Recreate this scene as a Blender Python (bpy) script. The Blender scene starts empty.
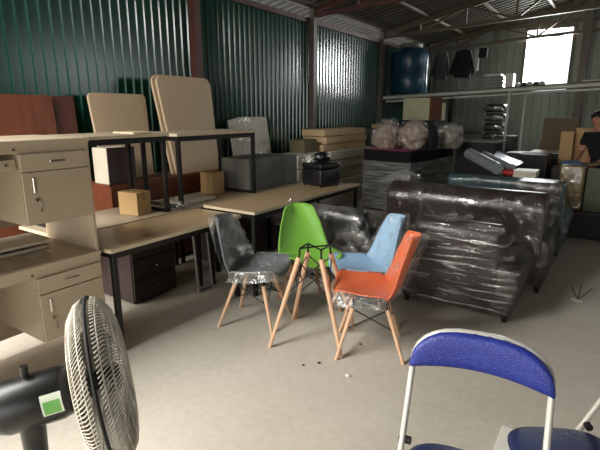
import bpy, bmesh, math, random
from mathutils import Vector, Matrix, noise
random.seed(7)
SC = bpy.context.scene
COL = SC.collection
PI = math.pi

# ------------------------------------------------------------------ materials
def lin(h):
    v = [int(h[i:i + 2], 16) / 255 for i in (0, 2, 4)]
    return tuple(c / 12.92 if c <= .04045 else ((c + .055) / 1.055) ** 2.4 for c in v) + (1,)

def nd(nt, t, **kw):
    n = nt.nodes.new(t)
    for k, v in kw.items():
        setattr(n, k, v)
    return n

def mat(name, c1, c2=None, rough=.5, metal=0., scale=6., stretch=(1, 1, 1), bump=0., bscale=40., spec=.5, detail=5, lo=.35, hi=.65, coat=0.):
    m = bpy.data.materials.new(name); m.use_nodes = True
    nt = m.node_tree; b = nt.nodes['Principled BSDF']
    b.inputs['Roughness'].default_value = rough
    b.inputs['Metallic'].default_value = metal
    b.inputs['Specular IOR Level'].default_value = spec
    b.inputs['Coat Weight'].default_value = coat
    tc = nd(nt, 'ShaderNodeTexCoord'); mp = nd(nt, 'ShaderNodeMapping')
    mp.inputs['Scale'].default_value = stretch
    nt.links.new(tc.outputs['Object'], mp.inputs['Vector'])
    n = nd(nt, 'ShaderNodeTexNoise'); n.inputs['Scale'].default_value = scale; n.inputs['Detail'].default_value = detail
    nt.links.new(mp.outputs[0], n.inputs['Vector'])
    r = nd(nt, 'ShaderNodeValToRGB')
    r.color_ramp.elements[0].position = lo; r.color_ramp.elements[1].position = hi
    r.color_ramp.elements[0].color = lin(c1); r.color_ramp.elements[1].color = lin(c2 or c1)
    nt.links.new(n.outputs[0], r.inputs[0]); nt.links.new(r.outputs[0], b.inputs['Base Color'])
    if bump:
        n2 = nd(nt, 'ShaderNodeTexNoise'); n2.inputs['Scale'].default_value = bscale; n2.inputs['Detail'].default_value = 3
        nt.links.new(mp.outputs[0], n2.inputs['Vector'])
        bp = nd(nt, 'ShaderNodeBump'); bp.inputs['Strength'].default_value = bump; bp.inputs['Distance'].default_value = .02
        nt.links.new(n2.outputs[0], bp.inputs['Height']); nt.links.new(bp.outputs[0], b.inputs['Normal'])
    return m

def film(name, stretch=(1, 1, 1), scale=9., lo=.05, hi=.45, rough=.14, milk=.35, bump=.8, tint='F4F4F2', p0=.42, p1=.72):
    """clear wrinkled plastic film"""
    m = bpy.data.materials.new(name); m.use_nodes = True
    nt = m.node_tree
    for n in list(nt.nodes):
        nt.nodes.remove(n)
    L = nt.links.new
    out = nd(nt, 'ShaderNodeOutputMaterial')
    tc = nd(nt, 'ShaderNodeTexCoord'); mp = nd(nt, 'ShaderNodeMapping'); mp.inputs['Scale'].default_value = stretch
    L(tc.outputs['Object'], mp.inputs['Vector'])
    n1 = nd(nt, 'ShaderNodeTexNoise'); n1.inputs['Scale'].default_value = scale; n1.inputs['Detail'].default_value = 4; n1.inputs['Distortion'].default_value = .6
    L(mp.outputs[0], n1.inputs['Vector'])
    bp = nd(nt, 'ShaderNodeBump'); bp.inputs['Strength'].default_value = bump; bp.inputs['Distance'].default_value = .05
    L(n1.outputs[0], bp.inputs['Height'])
    mr = nd(nt, 'ShaderNodeMapRange'); mr.inputs['From Min'].default_value = p0; mr.inputs['From Max'].default_value = p1
    mr.inputs['To Min'].default_value = lo; mr.inputs['To Max'].default_value = hi
    L(n1.outputs[0], mr.inputs['Value'])
    tr = nd(nt, 'ShaderNodeBsdfTransparent')
    gl = nd(nt, 'ShaderNodeBsdfGlossy'); gl.inputs['Roughness'].default_value = rough; gl.inputs['Color'].default_value = lin(tint)
    df = nd(nt, 'ShaderNodeBsdfDiffuse'); df.inputs['Color'].default_value = lin(tint)
    L(bp.outputs[0], gl.inputs['Normal']); L(bp.outputs[0], df.inputs['Normal'])
    mx = nd(nt, 'ShaderNodeMixShader'); mx.inputs[0].default_value = milk
    L(gl.outputs[0], mx.inputs[1]); L(df.outputs[0], mx.inputs[2])
    m2 = nd(nt, 'ShaderNodeMixShader')
    L(mr.outputs[0], m2.inputs[0]); L(tr.outputs[0], m2.inputs[1]); L(mx.outputs[0], m2.inputs[2])
    L(m2.outputs[0], out.inputs['Surface'])
    return m

M = {}
M['laminate'] = mat('cream_laminate', 'B0A088', 'B7A78F', .42, scale=3, stretch=(1, .15, 1))
M['laminate_edge'] = mat('cream_edge_band', 'D2C2A6', 'CCBC9F', .45)
M['maple'] = mat('pale_maple_laminate', 'A58C6B', 'AE9675', .36, scale=5, stretch=(3, .25, 1))
M['cream_board'] = mat('cream_board', 'C6AE8F', 'CBB596', .5, scale=2)
M['white_board'] = mat('white_board', 'D8D0C0', 'CFC6B4', .5, scale=8)
M['brownwood'] = mat('red_brown_veneer', '6A3A26', '7B4630', .4, scale=5, stretch=(4, 4, .5))
M['brownwood_dark'] = mat('dark_red_veneer', '552C20', '633626', .4, scale=5, stretch=(4, 4, .5))
M['darkwood'] = mat('dark_wenge_veneer', '1E1514', '281C1A', .35, scale=7, stretch=(4, 4, .6))
M['darkwood_side'] = mat('dark_plum_panel', '3A2D2E', '43353A', .45)
M['blackmetal'] = mat('black_powder_coat', '121110', '181716', .45, spec=.4)
M['chrome'] = mat('satin_chrome', 'C9C6BE', 'BDB9B0', .25, 1.)
M['key'] = mat('dull_steel', '8A8478', '6E6960', .35, .9)
M['greysteel'] = mat('grey_steel_tube', '77756F', '83817B', .4, .5)
M['carton'] = mat('kraft_carton', 'BE9C6C', 'C7A676', .8, scale=4, bump=.05)
M['carton_pale'] = mat('pale_kraft_carton', 'D8B88C', 'E2C59C', .8, scale=3, stretch=(1, 1, 4))
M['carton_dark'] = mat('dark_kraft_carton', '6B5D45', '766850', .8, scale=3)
M['carton_white'] = mat('white_carton', 'E4DECF', 'D5CCB8', .7, scale=9, stretch=(1, 1, 3))
M['tape'] = mat('clear_packing_tape', 'A98955', 'C2A26C', .2)
M['grey_box'] = mat('grey_fibre_box', '6E6F6C', '7A7B78', .65, scale=3, stretch=(1, 1, 9))
M['leather_brown'] = mat('dark_brown_leather', '2B2222', '362A29', .33, scale=4, bump=.25, bscale=6, spec=.6)
M['leather_grey'] = mat('charcoal_brown_leather', '302625', '3A2F2E', .36, scale=4, bump=.25, bscale=6, spec=.5)
M['leather_black'] = mat('black_leather', '17161A', '1E1D20', .36, scale=4, bump=.2, bscale=9)
M['leather_teal'] = mat('teal_leather', '3A4F54', '42585D', .4, scale=4, bump=.2, bscale=8)
M['black_lam'] = mat('black_laminate', '111012', '171618', .5, spec=.3, scale=3)
M['green_shell'] = mat('green_plastic', '7BB544', '85BE4D', .34)
M['orange_shell'] = mat('orange_plastic', 'DC6C44', 'E2774E', .36)
M['blue_shell'] = mat('pale_blue_plastic', '9BBDDA', 'A5C6E0', .36)
M['grey_shell'] = mat('grey_plastic', '62656A', '6B6E72', .4)
M['beech'] = mat('beech_wood', 'D9AE8A', 'E3BC9A', .45, scale=20, stretch=(2, 2, .3))
M['beech_dark'] = mat('tanned_beech_wood', 'A87B55', 'B98B63', .45, scale=20, stretch=(2, 2, .3))
M['blue_vinyl'] = mat('blue_vinyl', '252F80', '2C3990', .36, scale=60, bump=.25, bscale=160, spec=.55)
M['navy_vinyl'] = mat('navy_vinyl', '20294F', '273159', .4, scale=60, bump=.2, bscale=160)
M['paint_tube'] = mat('pale_grey_painted_tube', 'C4C2BA', 'CBC9C2', .3, .25)
M['rubber'] = mat('black_rubber', '0E0E0E', '151515', .7)
M['fan_wire'] = mat('dusty_fan_wire', 'C9C4B8', 'A8A296', .45, .3, scale=30)
M['fan_black'] = mat('dusty_black_plastic', '141414', '3A3833', .35, scale=14, lo=.55, hi=.8)
M['fan_blade'] = mat('grey_fan_blade', '8B8A84', '7D7B75', .4)
M['sticker_green'] = mat('green_label', '6FB45A', '7DC067', .5)
M['sticker_white'] = mat('white_label', 'DDE6D2', 'E5ECDB', .5)
M['white_plastic'] = mat('white_plastic', 'E2DFD8', 'D2CEC5', .5)
M['tank'] = mat('blue_tank_plastic', '18394F', '204860', .3, scale=3)
M['tank_lid'] = mat('dusty_tank_lid', '6E6A68', '7B7672', .6)
M['cream_panel'] = mat('cream_panel', 'D9D8B4', 'D3D1AC', .6)
M['cloth_black'] = mat('black_cloth', '15161A', '1D1E22', .9)
M['cloth_white'] = mat('white_cloth', 'B9B9B2', 'A8A8A0', .9)
M['cloth_grey'] = mat('grey_cloth', '4E5052', '5A5C5E', .9)
M['pink'] = mat('pink_sheet', '9A3F66', 'A84B72', .6)
M['bag_fill'] = mat('pale_pink_stuffing', 'A58C7C', 'BFA898', .7, scale=7)
M['bag_fill2'] = mat('grey_beige_stuffing', '8A8073', 'A09585', .7, scale=7)
M['red'] = mat('red_plastic', 'A02A30', 'B03238', .4)
M['blue_sheet'] = mat('blue_sheet', '4F6E93', '5C7CA3', .3)
M['silver_sheet'] = mat('silver_wrapped_roll', '8E979C', 'A6AEB2', .25, .3, scale=8, stretch=(1, 1, 6))
M['gold_wrap'] = mat('yellow_brown_wrapping', '6B5730', '8A7342', .3, scale=6, bump=.8, bscale=9, coat=.5)
M['greenish'] = mat('grey_green_panel', '4E5340', '565C48', .5)
M['skin'] = mat('skin', 'B98068', 'C08870', .5)
M['hair'] = mat('black_hair', '0E0C0B', '191513', .5, scale=40)
M['shirt'] = mat('black_shirt', '14141A', '1B1B21', .9)
M['trousers'] = mat('dark_trousers', '1A1B20', '222329', .9)
M['paper'] = mat('white_paper', 'DEDBD2', 'E6E3DA', .8)
M['twig'] = mat('dry_twig', '3B352A', '2E281F', .8)
M['metal_goods'] = mat('stacked_dull_metal', '5C5D58', '7B7C76', .4, .5, scale=10, stretch=(1, 1, 6))
M['loft_pipe'] = mat('pale_painted_pipe', 'D6D7CF', 'C8C9C1', .35, .1)
M['deck'] = mat('grey_deck_board', '4D4C46', '5A5952', .7, scale=6, stretch=(1, 5, 1))
M['red_oxide'] = mat('red_oxide_steel', '54302A', '5E3932', .55)
M['grey_post'] = mat('grey_brown_steel', '5B514A', '655A52', .5)
M['brown_steel'] = mat('dull_brown_steel', '5A4D3C', '645644', .55)
M['leaf'] = mat('leaves', '5E7A2A', '8A9E48', .6, scale=3)
M['film_stretch'] = film('stretch_film', stretch=(.35, .35, 3.2), scale=9, lo=.04, hi=.8, rough=.12, milk=.3, bump=1., p0=.52, p1=.76)
M['film'] = film('clear_film', scale=7, lo=.04, hi=.5, milk=.3)
M['film_fine'] = film('thin_crinkled_film', scale=13, lo=.1, hi=.6, milk=.45, bump=.9, p0=.52, p1=.74)
M['film_milky'] = film('milky_film', scale=12, lo=.14, hi=.62, milk=.45, p0=.48, p1=.74)

M['film_box'] = film('pallet_film', stretch=(.35, .35, 3.), scale=8, lo=.25, hi=.6, rough=.2, milk=.35, bump=.8)
M['film_light'] = film('light_clear_film', scale=6, lo=.03, hi=.42, milk=.15, bump=.8, p0=.5, p1=.76)

def floor_mat():
    m = bpy.data.materials.new('worn_concrete'); m.use_nodes = True
    nt = m.node_tree; b = nt.nodes['Principled BSDF']; L = nt.links.new
    tc = nd(nt, 'ShaderNodeTexCoord')
    a = nd(nt, 'ShaderNodeTexNoise'); a.inputs['Scale'].default_value = .9; a.inputs['Detail'].default_value = 8; a.inputs['Roughness'].default_value = .62
    c = nd(nt, 'ShaderNodeTexNoise'); c.inputs['Scale'].default_value = 22; c.inputs['Detail'].default_value = 6
    v = nd(nt, 'ShaderNodeTexVoronoi'); v.inputs['Scale'].default_value = 3.1
    for n in (a, c, v):
        L(tc.outputs['Object'], n.inputs['Vector'])
    r = nd(nt, 'ShaderNodeValToRGB'); r.color_ramp.elements[0].position = .3; r.color_ramp.elements[1].position = .7
    r.color_ramp.elements[0].color = lin('BDB5A7'); r.color_ramp.elements[1].color = lin('CEC7BA')
    L(a.outputs[0], r.inputs[0])
    r2 = nd(nt, 'ShaderNodeValToRGB'); r2.color_ramp.elements[0].position = .36; r2.color_ramp.elements[1].position = .6
    r2.color_ramp.elements[0].color = (.93, .925, .91, 1); r2.color_ramp.elements[1].color = (1, 1, 1, 1)
    L(c.outputs[0], r2.inputs[0])
    r3 = nd(nt, 'ShaderNodeValToRGB'); r3.color_ramp.elements[0].position = .004; r3.color_ramp.elements[1].position = .012
    r3.color_ramp.elements[0].color = (.3, .28, .25, 1); r3.color_ramp.elements[1].color = (1, 1, 1, 1)
    L(v.outputs[0], r3.inputs[0])
    m1 = nd(nt, 'ShaderNodeMix', data_type='RGBA', blend_type='MULTIPLY'); m1.inputs[0].default_value = 1
    L(r.outputs[0], m1.inputs[6]); L(r2.outputs[0], m1.inputs[7])
    m2 = nd(nt, 'ShaderNodeMix', data_type='RGBA', blend_type='MULTIPLY'); m2.inputs[0].default_value = .35
    L(m1.outputs[2], m2.inputs[6]); L(r3.outputs[0], m2.inputs[7])
    L(m2.outputs[2], b.inputs['Base Color'])
    b.inputs['Roughness'].default_value = .62; b.inputs['Specular IOR Level'].default_value = .35
    bp = nd(nt, 'ShaderNodeBump'); bp.inputs['Strength'].default_value = .15; bp.inputs['Distance'].default_value = .01
    L(c.outputs[0], bp.inputs['Height']); L(bp.outputs[0], b.inputs['Normal'])
    return m
M['floor'] = floor_mat()
M['wall_green'] = mat('dark_green_painted_sheet', '124236', '174C3F', .22, .0, scale=2, stretch=(1, 1, .3), spec=.9)
M['wall_grey'] = mat('grey_sheet', '7C8276', '888E82', .45, scale=2, stretch=(1, 1, .2))
M['roof'] = mat('underside_roof_sheet', '544E44', '5F594E', .6, scale=2)
M['roof_insul'] = mat('dark_sheet', '4B4740', '544F48', .6)

# ------------------------------------------------------------------ mesh builder
class MB:
    def __init__(s):
        s.bm = bmesh.new()
    def box(s, x0, x1, y0, y1, z0, z1, bev=0., seg=1, mtx=None):
        ret = bmesh.ops.create_cube(s.bm, size=1)
        vs = ret['verts']
        bmesh.ops.scale(s.bm, vec=(x1 - x0, y1 - y0, z1 - z0), verts=vs)
        bmesh.ops.translate(s.bm, vec=((x0 + x1) / 2, (y0 + y1) / 2, (z0 + z1) / 2), verts=vs)
        if mtx is not None:
            bmesh.ops.transform(s.bm, matrix=mtx, verts=vs)
        if bev > 0:
            es = list({e for v in vs for e in v.link_edges})
            bmesh.ops.bevel(s.bm, geom=es, offset=bev, segments=seg, affect='EDGES', profile=.5)
        return s
    def cyl(s, p0, p1, r0, r1=None, seg=14):
        p0 = Vector(p0); p1 = Vector(p1); r1 = r0 if r1 is None else r1
        d = p1 - p0
        q = Vector((0, 0, 1)).rotation_difference(d.normalized()).to_matrix().to_4x4()
        bmesh.ops.create_cone(s.bm, cap_ends=True, segments=seg, radius1=r0, radius2=r1, depth=d.length,
                              matrix=Matrix.Translation((p0 + p1) / 2) @ q)
        return s
    def tube(s, pts, r, seg=8, closed=False):
        pts = [Vector(p) for p in pts]; n = len(pts); rings = []
        up = Vector((0, 0, 1)); prev = None
        for i, p in enumerate(pts):
            if closed:
                t = pts[(i + 1) % n] - pts[i - 1]
            else:
                t = pts[min(i + 1, n - 1)] - pts[max(i - 1, 0)]
            t.normalize()
            if prev is None:
                a = t.orthogonal().normalized()
            else:
                a = (prev - t * prev.dot(t)).normalized()
            prev = a; b = t.cross(a)
            rr = r[i] if isinstance(r, (list, tuple)) else r
            rings.append([s.bm.verts.new(p + (a * math.cos(2 * PI * k / seg) + b * math.sin(2 * PI * k / seg)) * rr) for k in range(seg)])
        for i in range(n if closed else n - 1):
            A, B = rings[i], rings[(i + 1) % n]
            off = 0
            if closed and i == n - 1:
                off = min(range(seg), key=lambda o: (A[0].co - B[o].co).length)
            for k in range(seg):
                s.bm.faces.new((A[k], A[(k + 1) % seg], B[(k + 1 + off) % seg], B[(k + off) % seg]))
        if not closed:
            s.bm.faces.new(rings[0][::-1]); s.bm.faces.new(rings[-1])
        return s
    def prism(s, poly, a, b, axis='x', bev=0., seg=2):
        def P(u, v, w):
            return {'x': (w, u, v), 'y': (u, w, v), 'z': (u, v, w)}[axis]
        A = [s.bm.verts.new(P(u, v, a)) for u, v in poly]; B = [s.bm.verts.new(P(u, v, b)) for u, v in poly]
        n = len(poly); fs = [s.bm.faces.new(A[::-1]), s.bm.faces.new(B)]
        for i in range(n):
            fs.append(s.bm.faces.new((A[i], A[(i + 1) % n], B[(i + 1) % n], B[i])))
        bmesh.ops.recalc_face_normals(s.bm, faces=fs)
        if bev > 0:
            es = list({e for f in fs[:2] for e in f.edges})
            bmesh.ops.bevel(s.bm, geom=es, offset=bev, segments=seg, affect='EDGES', profile=.5)
        return s
    def grid(s, fn, nu, nv):
        V = [[s.bm.verts.new(fn(i / nu, j / nv)) for j in range(nv + 1)] for i in range(nu + 1)]
        for i in range(nu):
            for j in range(nv):
                s.bm.faces.new((V[i][j], V[i + 1][j], V[i + 1][j + 1], V[i][j + 1]))
        return s
    def lathe(s, prof, c=(0, 0, 0), axis=(0, 0, 1), seg=32):
        c = Vector(c); q = Vector((0, 0, 1)).rotation_difference(Vector(axis).normalized())
        rings = []
        for r, z in prof:
            if r < 1e-5:
                rings.append([s.bm.verts.new(c + q @ Vector((0, 0, z)))])
            else:
                rings.append([s.bm.verts.new(c + q @ Vector((r * math.cos(2 * PI * k / seg), r * math.sin(2 * PI * k / seg), z))) for k in range(seg)])
        for A, B in zip(rings, rings[1:]):
            for k in range(seg):
                f = [A[k % len(A)], A[(k + 1) % len(A)], B[(k + 1) % len(B)], B[k % len(B)]]
                f = list(dict.fromkeys(f))
                if len(f) > 2:
                    s.bm.faces.new(f)
        return s
    def blob(s, c, rx, ry, rz, amp=.12, f=3., sub=4, seed=0., flat=None):
        ret = bmesh.ops.create_icosphere(s.bm, subdivisions=sub, radius=1)
        for v in ret['verts']:
            n = noise.fractal(v.co * f + Vector((seed, seed * 1.7, seed * .3)), 1., 2., 4)
            p = v.co * (1 + amp * n)
            q = Vector((c[0] + p.x * rx, c[1] + p.y * ry, c[2] + p.z * rz))
            if flat is not None and q.z < flat:
                q.z = flat
            v.co = q
        return s
    def obj(s, name, m, parent=None, smooth=False, angle=None, loc=None):
        me = bpy.data.meshes.new(name); s.bm.normal_update(); s.bm.to_mesh(me); s.bm.free()
        o = bpy.data.objects.new(name, me); COL.objects.link(o)
        me.materials.append(M[m] if isinstance(m, str) else m)
        if smooth:
            for p in me.polygons:
                p.use_smooth = True
            if angle:
                me.set_sharp_from_angle(angle=math.radians(angle))
        if parent:
            o.parent = parent
        if loc:
            o.location = loc
        return o

def thing(name, label, cat, loc=(0, 0, 0), rz=0., group=None):
    o = bpy.data.objects.new(name, None); COL.objects.link(o)
    o.location = loc; o.rotation_euler = (0, 0, rz); o.empty_display_size = .1
    o['label'] = label; o['category'] = cat
    if group:
        o['group'] = group
    return o

def tag(o, label, cat, group=None, kind=None):
    o['label'] = label; o['category'] = cat
    if group:
        o['group'] = group
    if kind:
        o['kind'] = kind
    return o

def struct(o):
    o['kind'] = 'structure'
    return o

def dup(root, loc, rz=None, label=None, group=None):
    r = root.copy(); COL.objects.link(r); r.location = loc
    if rz is not None:
        r.rotation_euler = (0, 0, rz)
    if label:
        r['label'] = label
    if group:
        r['group'] = group
    def rec(a, b):
        for ch in list(a.children):
            c = ch.copy(); COL.objects.link(c); c.parent = b
            rec(ch, c)
    rec(root, r)
    return r

def mod_bevel(o, w=.01, n=3):
    b = o.modifiers.new('bevel', 'BEVEL'); b.width = w; b.segments = n; b.limit_method = 'ANGLE'
    return o

# ------------------------------------------------------------------ room
WX, BY, FY, RX = -4.5, 12.5, -4.0, 6.0
EAVE, SLOPE, RIDGE = 3.27, .21, 1.6
def roof_z(x):
    return EAVE + SLOPE * (x - WX) if x < RIDGE else EAVE + SLOPE * (RIDGE - WX) - SLOPE * (x - RIDGE)

struct(MB().box(WX - 1.5, RX + 1, FY - 3, BY + 1, -.12, 0).obj('floor', 'floor'))

def corrugate(a, b, pitch=.106, depth=.018):
    """profile points (s, offset) of ribbed sheet"""
    pts = []; s = a
    while s < b:
        for ds, o in ((0, 0), (.06, 0), (.070, depth), (.086, depth), (.096, 0)):
            if s + ds <= b:
                pts.append((s + ds, o))
        s += pitch
    pts.append((b, 0))
    return pts

def sheet_x(mb, x, y0, y1, z0, z1, sgn=1, pitch=.106):
    P = corrugate(y0, y1, pitch)
    A = [mb.bm.verts.new((x + sgn * o, s, z0)) for s, o in P]; B = [mb.bm.verts.new((x + sgn * o, s, z1)) for s, o in P]
    for i in range(len(P) - 1):
        mb.bm.faces.new((A[i], A[i + 1], B[i + 1], B[i]))

def sheet_y(mb, y, x0, x1, z0, ztop, sgn=-1, pitch=.18):
    P = corrugate(x0, x1, pitch)
    A = [mb.bm.verts.new((s, y + sgn * o, z0)) for s, o in P]
    B = [mb.bm.verts.new((s, y + sgn * o, ztop(s) if callable(ztop) else ztop)) for s, o in P]
    for i in range(len(P) - 1):
        mb.bm.faces.new((A[i], A[i + 1], B[i + 1], B[i]))

DY0, DY1, DZ = -3.1, .7, 2.45       # door opening in the left wall, behind the camera's left
mb = MB()
sheet_x(mb, WX + .006, DY1, BY, 0, 2.1); sheet_x(mb, WX, DY1, BY, 2.08, 3.07)
sheet_x(mb, WX, FY, DY1, DZ, 3.07); sheet_x(mb, WX, FY, DY0, 0, DZ)
mb.box(WX - .03, WX - .012, DY1, BY, 0, 3.05); mb.box(WX - .03, WX - .012, FY, DY0, 0, 3.05); mb.box(WX - .03, WX - .012, DY0, DY1, DZ, 3.05)
struct(mb.obj('wall_left', 'wall_green'))
# back wall with the window opening
WX0, WX1, WZ0, WZ1 = -2.02, -1.1, 2.08, 3.42
mb = MB()
sheet_y(mb, BY, WX, WX0, 0, lambda x: roof_z(x) - .02); sheet_y(mb, BY, WX1, RX, 0, lambda x: roof_z(x) - .02)
sheet_y(mb, BY, WX0, WX1, 0, WZ0); sheet_y(mb, BY, WX0, WX1, WZ1, lambda x: roof_z(x) - .02)
struct(mb.obj('wall_back', 'wall_grey'))
mb = MB()
for a, b, c, d in ((WX0 - .05, WX0, WZ0, WZ1), (WX1, WX1 + .05, WZ0, WZ1), (WX0 - .05, WX1 + .05, WZ0 - .05, WZ0), (WX0 - .05, WX1 + .05, WZ1, WZ1 + .05)):
    mb.box(a, b, BY - .05, BY + .04, c, d)
struct(mb.obj('window_1', 'grey_post'))
# right wall and front wall (not in the photograph's view) with the front door opening and a gap added for fill light
mb = MB(); sheet_x(mb, RX, FY, 7.0, 0, roof_z(RX) - .05, -1, .3); sheet_x(mb, RX, 7.0, BY, 0, 2.3, -1, .3)      # gap added for fill light, above 2.3 m towards the back
struct(mb.obj('wall_right', 'wall_grey'))
mb = MB(); sheet_y(mb, FY, WX, -1.2, 0, lambda x: roof_z(x) - .02, 1, .3); sheet_y(mb, FY, 1.8, RX, 0, lambda x: roof_z(x) - .02, 1, .3)
sheet_y(mb, FY, -1.2, 1.8, 3.0, lambda x: roof_z(x) - .02, 1, .3)
struct(mb.obj('wall_front', 'wall_grey'))
# roof: ribbed sheets on both slopes
mb = MB()
P = corrugate(FY - .3, BY + .3, .2, .03)
SKY = (-4.3, -2.4, -3.5, .3)          # open roof bay, behind and left of the camera
for x0, x1 in ((WX - .45, SKY[0]), SKY[:2], (SKY[1], RIDGE), (RIDGE, RX + .3)):
    A = [mb.bm.verts.new((x0, s, roof_z(x0) - o)) for s, o in P]; B = [mb.bm.verts.new((x1, s, roof_z(x1) - o)) for s, o in P]
    A2 = [mb.bm.verts.new((x0, s, roof_z(x0) + .04)) for s, o in P]; B2 = [mb.bm.verts.new((x1, s, roof_z(x1) + .04)) for s, o in P]
    for i in range(len(P) - 1):
        if x0 == SKY[0] and SKY[2] < P[i][0] < SKY[3]:
            continue
        mb.bm.faces.new((A[i], A[i + 1], B[i + 1], B[i])); mb.bm.faces.new((A2[i], B2[i], B2[i + 1], A2[i + 1]))
struct(mb.obj('ceiling', 'roof'))

TR = (-1.0, 1.65, 4.32, 6.99, 9.75, 12.35)
k = 1
def beam(mb, p, q, w, h):
    p = Vector(p); q = Vector(q); d = (q - p); L = d.length; d.normalize()
    side = d.cross(Vector((0, 0, 1)))
    if side.length < 1e-3:
        side = Vector((1, 0, 0))
    side.normalize(); up = side.cross(d)
    m = Matrix((d, side, up)).transposed().to_4x4(); m.translation = (p + q) / 2
    mb.box(-L / 2, L / 2, -w / 2, w / 2, -h / 2, h / 2, mtx=m)
for i, y in enumerate(TR):                      # posts, then trusses of steel angle
    if y > DY1 + .1:
        struct(MB().box(WX + .03, WX + .13, y - .05, y + .05, 0, EAVE - .02).obj('trim_%d' % k, 'red_oxide' if y < 5 else 'grey_post')); k += 1
for y in TR[2:]:
    mb = MB(); mo = 'red_oxide' if y < 8 else 'brown_steel'
    z = lambda x: roof_z(x) - .09
    beam(mb, (WX + .05, y, z(WX + .05)), (RIDGE, y, z(RIDGE)), .06, .09); beam(mb, (RIDGE, y, z(RIDGE)), (RX, y, z(RX)), .06, .09)
    b = lambda x: 3.14 + .045 * (x - WX) if x < RIDGE else 3.14 + .045 * (RIDGE - WX) - .045 * (x - RIDGE)
    beam(mb, (WX + .1, y, b(WX)), (RIDGE, y, b(RIDGE)), .05, .06); beam(mb, (RIDGE, y, b(RIDGE)), (RX, y, b(RX)), .05, .06)
    xs = [-3.6, -2.7, -1.8, -.9, 0, .9]
    for j, x in enumerate(xs):
        beam(mb, (x, y, b(x)), (x, y, z(x)), .035, .035)
        x2 = xs[j + 1] if j + 1 < len(xs) else RIDGE
        beam(mb, (x, y, z(x)) if j % 2 else (x, y, b(x)), (x2, y, b(x2)) if j % 2 else (x2, y, z(x2)), .035, .035)
    struct(mb.obj('trim_%d' % k, mo)); k += 1
mb = MB()
for x in (-4.35, -3.4, -2.45, -1.5, -.55, .4, 1.35, 2.3, 3.4, 4.5):
    z = roof_z(x) - .05
    mb.box(x - .025, x + .025, FY, BY, z - .035, z + .012)
struct(mb.obj('trim_%d' % k, 'brown_steel')); k += 1
struct(MB().box(WX + .0, WX + .06, FY, BY, 3.03, 3.1).obj('trim_%d' % k, 'red_oxide')); k += 1
struct(MB().box(-.9, -.74, BY - .2, BY - .04, 0, roof_z(-.8) - .03).obj('trim_%d' % k, 'grey_post')); k += 1
mb = MB()      # back wall girts
for z in (1.1, 3.55):
    mb.box(WX, -2.3 if z < 3 else RX, BY - .09, BY - .03, z - .03, z + .03)
struct(mb.obj('trim_%d' % k, 'grey_post')); k += 1

# foliage outside, seen through the gap under the eaves and beside the window
mb = MB()
for i in range(2600):
    c = Vector((random.uniform(-8.6, -6.6), random.uniform(1, 14), random.uniform(2.2, 5.0)))
    if noise.noise(c * .9) < -.05:
        continue
    a = Vector((random.gauss(0, 1), random.gauss(0, 1), random.gauss(0, 1))).normalized() * .12; b = a.orthogonal().normalized() * .06
    mb.bm.faces.new([mb.bm.verts.new(c + q) for q in (-a, b, a, -b)])
tag(mb.obj('foliage', 'leaf'), 'green leaves outside, glimpsed through the gap under the eaves', 'foliage', kind='stuff')

# ------------------------------------------------------------------ drawer desks
def drawer_desk(label, loc, tray=False, group=None, H=.745):
    """front faces +X, right end at y=0, runs to -y"""
    t = thing('drawer_desk', label, 'desk', loc, 0, group)
    W, D = 1.22, .6
    MB().box(-D, .012, -W, 0, H - .027, H, .003).obj('top', 'laminate', t)
    MB().box(-D + .02, 0, -.02, 0, 0, H - .028, .002).obj('side_panel', 'laminate', t)
    MB().box(-D + .02, 0, -W, -W + .02, 0, H - .028, .002).obj('side_panel', 'laminate', t)
    MB().box(-D + .03, -D + .048, -W + .021, -.021, .13, H - .028).obj('modesty_panel', 'laminate', t)
    ap = MB().box(-.02, -.002, -W + .021, -.021, H - .07, H - .028).obj('apron', 'laminate', t)
    MB().cyl((-.003, -.43, H - .049), (.004, -.43, H - .049), .007).obj('lock', 'key', ap)
    # pedestal, hung from the top
    MB().box(-D + .06, -.004, -.415, -.021, H - .47, H - .0705).obj('pedestal', 'laminate', t)
    dr = MB().box(-.003, .013, -.412, -.012, H - .17, H - .075, .002).obj('drawer', 'laminate', t)
    MB().box(.013, .022, -.255, -.165, H - .128, H - .117, .003).obj('handle', 'chrome', dr)
    do = MB().box(-.003, .013, -.412, -.012, H - .468, H - .176, .002).obj('door', 'laminate', t)
    MB().box(.013, .022, -.362, -.348, H - .29, H - .205, .003).obj('handle', 'chrome', do)
    q = H - .33
    kmb = MB().cyl((.012, -.345, q), (.02, -.345, q), .011)
    kmb.box(.02, .026, -.349, -.341, q - .013, q + .013); kmb.tube([(.022, -.345, q), (.03, -.34, q - .02), (.026, -.337, q - .05)], .003, 6); kmb.box(.024, .028, -.341, -.333, q - .067, q - .049)
    kmb.obj('key_lock', 'key', do)
    if tray:
        tr = MB().box(-.4, -.012, -1.16, -.43, H - .14, H - .126).box(-.03, -.008, -1.18, -.425, H - .158, H - .1, .002).obj('keyboard_tray', 'laminate', t)
        MB().cyl((-.009, -.475, H - .128), (-.002, -.475, H - .128), .007).obj('knob', 'key', tr)
    return t
drawer_desk('cream drawer desk standing on the floor at left, fan in front of it', (-2.655, 1.665, 0))
drawer_desk('cream drawer desk stacked on top of another desk, keyboard tray under its top', (-2.655, 1.66, .746), True, None, .708)

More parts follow.
